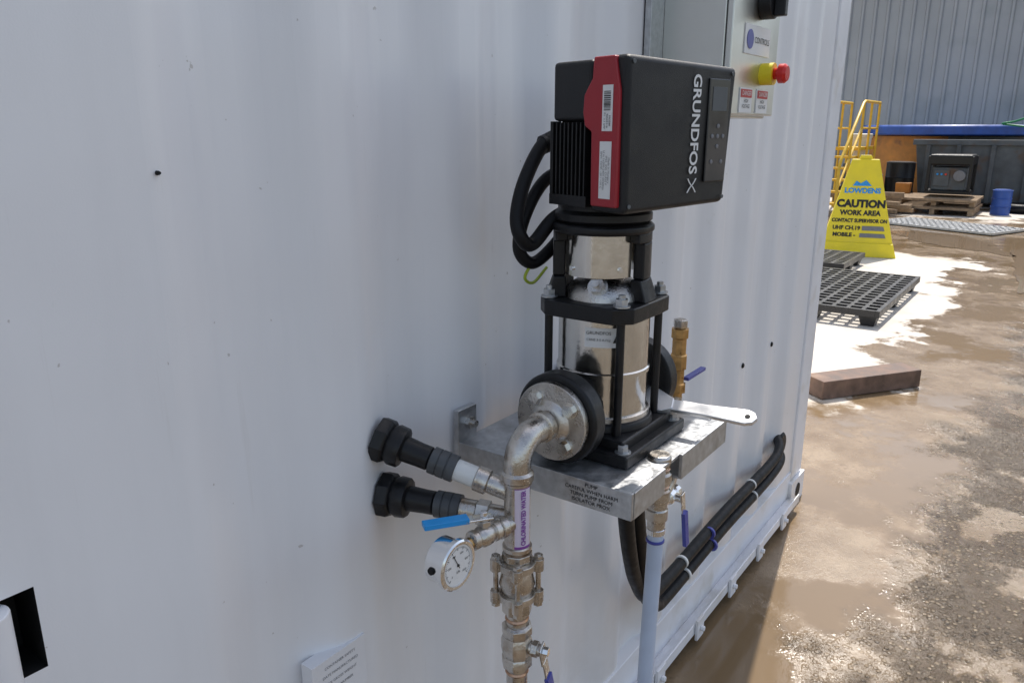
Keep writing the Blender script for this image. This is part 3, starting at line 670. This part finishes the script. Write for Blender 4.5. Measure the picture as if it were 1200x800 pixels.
while y<16: pr+=[(y,0),(y+.17,0),(y+.20,-.06),(y+.245,-.06),(y+.275,0)]; y+=.30
cols=[[ws._v((22.5+q,yy,z)) for z in (.0,5.05)] for yy,q in pr]
for a_,b_ in zip(cols,cols[1:]): ws.face([a_[0],a_[1],b_[1],b_[0]])
ws.done()
P('building_shell',bd,'sheet').box(22.65,34,-9,16,0,5.0).done()
P('gutter',bd,'zinc').box(22.3,22.62,-9,16,5.06,5.16).done()
tk=thing('blue_rimmed_tank','large round tank with blue liner rim and orange sides','tank',(20.2,1.5,0))
P('tank_side',tk,'orange').lathe((20.9,2.2,0),Z,[(0,1.45),(1.38,1.45)],40,cap=False).done()
P('tank_rim',tk,'poolblue',.02).lathe((20.9,1.7,1.40),Z,[(0,1.98),(.02,2.03),(.18,2.03),(.22,1.98)],48).done()
P('tank_prop',tk,'greyskip').lathe((20.9,1.2,0),Z,[(0,1.45),(1.38,1.45)],40,cap=False).done()
sk=thing('grey_skip','grey steel skip bin with sloping ends and top lip','skip bin',(19,1.05,0))
b=P('bin',sk,'greyskip',.015); b.hexa([Vector(p) for p in ((18.3,-.05,.1),(19.3,-.05,.1),(19.3,1.95,.1),(18.3,1.95,.1),(18.2,-.2,1.25),(19.4,-.2,1.25),(19.4,2.1,1.25),(18.2,2.1,1.25))]); b.done()
P('lip',sk,'greyskip',.01).box(18.15,18.24,-.25,2.15,1.22,1.33).done()
for yy in (.1,.7,1.3,1.85): P('stiffener',sk,'greyskip',.01).hexa([Vector(p) for p in ((18.22,yy-.04,.1),(18.3,yy-.04,.1),(18.3,yy+.04,.1),(18.22,yy+.04,.1),(18.11,yy-.04,1.22),(18.2,yy-.04,1.22),(18.2,yy+.04,1.22),(18.11,yy+.04,1.22))]).done()
for y_ in (.1,1.65): P('skid',sk,'greyskip').box(18.4,19.2,y_,y_+.15,0,.1).done()
gn=thing('generator','small dark engine generator standing on timber pallets','generator',(16.9,1.2,.3))
P('frame',gn,'black',.01).box(16.6,17.3,.85,1.6,.36,.42).box(16.6,16.66,.85,.91,.42,1.05).box(16.6,16.66,1.54,1.6,.42,1.05).box(17.24,17.3,.85,.91,.42,1.05).box(17.24,17.3,1.54,1.6,.42,1.05).done()
P('engine',gn,'greyskip',.03).box(16.68,17.22,.93,1.52,.422,.85).done()
P('fuel_tank',gn,'black',.04).box(16.6,17.3,.86,1.59,.88,1.08).done()
P('air_filter',gn,'greytext',.01).cyl((16.68,1.05,.7),(16.58,1.05,.7),.1).done()
P('panel',gn,'greyskip',.006).box(16.655,16.679,1.22,1.48,.50,.80).done()
for k in range(3): P('socket',gn,'blue' if k else 'redbtn',.004).cyl((16.654,1.28+k*.07,.72),(16.63,1.28+k*.07,.72),.02,seg=14).done()
for k in range(2):
    t=thing('timber_pallet','weathered timber pallet stacked under the generator','pallet',(16.8,1.4,.12*k),group='timber pallets in the yard')
    z0=.15*k
    for i in range(3): P('bearer',t,'wood').box(16.2+k*.08,17.4,.75+i*.62-.04,.75+i*.62+.04,z0+.01,z0+.10).done()
    for i in range(7): P('board',t,'wood',.003).box(16.2+i*.19,16.32+i*.19,.68,2.06+.05*k,z0+.102,z0+.148).done()
random.seed(9)
for k,(cx,cy,n) in enumerate(((15.9,2.45,9),)):
    t=thing('timber_stack','rough stack of weathered timber offcuts on the ground','timber',(cx,cy,0))
    for i in range(n):
        MM=Matrix.Translation((cx+random.uniform(-.2,.25),cy+random.uniform(-.2,.3),.04+.075*(i//2)))@Matrix.Rotation(R(random.uniform(60,115)),4,'Z')
        P('offcut',t,'wood',.004).box(-.6,.6,-.045,.045,0,.07,0,MM).done()
for (dx,dy,hh,mm,lb) in ((17.75,2.25,.88,'black','black steel drum standing in front of the orange tank'),(17.8,2.86,.62,'greyskip','short grey drum standing beside the black crates'),(17.0,.35,.45,'poolblue','small blue drum on the ground beside the timber pallets')):
    t=thing('drum',lb,'drum',(dx,dy,0),group='drums in the yard')
    r_=.27 if hh>.5 else .16
    P('drum_body',t,mm).lathe((dx,dy,0),Z,[(0,r_),(hh*.32,r_),(hh*.33,r_+.012),(hh*.35,r_),(hh*.65,r_),(hh*.66,r_+.012),(hh*.68,r_),(hh-.01,r_),(hh,r_+.01)],28).done()
    P('drum_lid',t,mm).lathe((dx,dy,hh+.001),Z,[(0,r_-.02),(.012,r_-.03)],28).done()
tyre=P('tyre',None,'rubber',label='worn black tyre lying flat by the skip',cat='tyre')
tyre.tube([(17.6+.26*math.cos(R(t_)),.05+.26*math.sin(R(t_)),.09) for t_ in range(0,361,15)],.085,12,smooth=False).done()
t=thing('orange_crate','orange plastic crate resting on the ground by the skip','crate',(17.4,2.15,0))
P('crate_body',t,'orange',.01).hexa([Vector(p_) for p_ in ((16.95,-.35,0),(17.3,-.35,0),(17.3,.1,0),(16.95,.1,0),(16.92,-.38,.28),(17.33,-.38,.28),(17.33,.13,.28),(16.92,.13,.28))]).done() if False else P('crate_body',t,'orange',.01).hexa([Vector(p_) for p_ in ((17.25,1.98,.0),(17.44,1.98,.0),(17.44,2.2,.0),(17.25,2.2,.0),(17.22,1.95,.50),(17.46,1.95,.50),(17.46,2.22,.50),(17.22,2.22,.50))]).done()
t=thing('black_crate','stack of black crates beside the tank','crate',(17.2,3.0,0))
P('crate',t,'black',.02).box(16.9,17.5,2.7,3.3,.0,.42).done(); P('crate',t,'greyskip',.02).box(16.95,17.45,2.72,3.2,.425,.86).done()
bk=thing('bucket','off-white plastic bucket with lid on the crates','bucket',(17.2,2.95,.86))
P('pail',bk,'bucket').lathe((17.2,2.95,.862),Z,[(0,.15),(.50,.19),(.505,.2),(.54,.2)],28).done()
P('lid',bk,'bucket').lathe((17.2,2.95,1.404),Z,[(0,.205),(.03,.205),(.04,.19)],28).done()
om=thing('orange_machine','rusty orange steel machine beside the skip','machine',(18.2,-.6,0))
P('body',om,'orange',.02).box(18,19,-1.3,-.30,.35,1.35).done()
P('track',om,'black',.05).box(17.9,19.1,-1.4,-.34,0,.33).done()
P('pipe_stack',om,'black').cyl((18.3,-.6,1.35),(18.3,-.6,1.7),.05).done()
P('green_hose',None,'green',label='green hose draped over the blue tank rim',cat='hose').tube([(18.9,-.6,1.38),(19.0,-.3,1.72),(18.95,0,1.66),(19.0,.25,1.75),(19.05,.5,1.68),(19.1,.7,1.64),(19.1,.45,1.6),(19.0,.1,1.56),(18.98,-.2,1.5)],.02).done()
ys=thing('yellow_stair_rail','yellow tubular handrail with steps beside the tank','handrail',(15.5,3.5,0))
yr=P('handrail',ys,'yellowpaint')
for yy in (2.72,3.25):
    yr.tube([(14.7,yy,.02),(14.7,yy,.9),(14.78,yy,1.02),(16.0,yy,2.0),(16.12,yy,2.04),(17.4,yy,2.04)],.028,10,smooth=False)
    yr.tube([(14.7,yy,.5),(16.05,yy,1.55),(17.4,yy,1.55)],.022,10,smooth=False)
    for xx,z0,z1 in ((15.35,.3,1.47),(16.05,0,2.03),(16.7,0,2.04),(17.4,0,2.04)): yr.tube([(xx,yy,z0),(xx,yy,z1)],.024,10,smooth=False)
yr.done()
for i in range(5): P('step',ys,'yellowpaint',.005).box(14.85+i*.25,15.1+i*.25,2.75,3.22,.2+i*.2,.24+i*.2).done()
P('platform',ys,'yellowpaint').box(16.1,17.4,2.75,3.22,1.14,1.2).done()

# ------------------------------------------------------------ world, sun, camera
el=57; az=10.5
wd=bpy.data.worlds.new('World'); scene.world=wd; wd.use_nodes=True
nt=wd.node_tree; bg=nt.nodes['Background']; sky=nt.nodes.new('ShaderNodeTexSky'); sky.sky_type='NISHITA'; sky.sun_disc=False
sky.sun_elevation=R(el); sky.sun_rotation=R(90-az); sky.dust_density=2.0; sky.air_density=1.1
hs_=nt.nodes.new('ShaderNodeHueSaturation'); hs_.inputs['Saturation'].default_value=.72; hs_.inputs['Value'].default_value=1.32
nt.links.new(sky.outputs[0],hs_.inputs['Color']); nt.links.new(hs_.outputs[0],bg.inputs[0]); bg.inputs[1].default_value=.15
sl=bpy.data.lights.new('sun','SUN'); sl.energy=5.0; sl.angle=R(.5); sl.color=(1,.95,.88)
so_=bpy.data.objects.new('sun',sl); coll.objects.link(so_)
sdir=Vector((math.cos(R(el))*math.cos(R(az)),math.cos(R(el))*math.sin(R(az)),math.sin(R(el))))
so_.rotation_euler=sdir.to_track_quat('Z','Y').to_euler(); so_.location=(5,0,8)
cam=bpy.data.cameras.new('camera'); co=bpy.data.objects.new('camera',cam); coll.objects.link(co)
co.location=(0,-.8,1.55); th=R(15.5); ya=R(36.06)
fw=Vector((math.cos(th)*math.cos(ya),math.cos(th)*math.sin(ya),-math.sin(th)))
co.rotation_euler=fw.to_track_quat('-Z','Y').to_euler()
cam.lens=27; cam.sensor_width=36; cam.clip_end=800; cam.clip_start=.02
scene.camera=co
scene.view_settings.view_transform='Standard'; scene.view_settings.look='None'; scene.view_settings.exposure=0
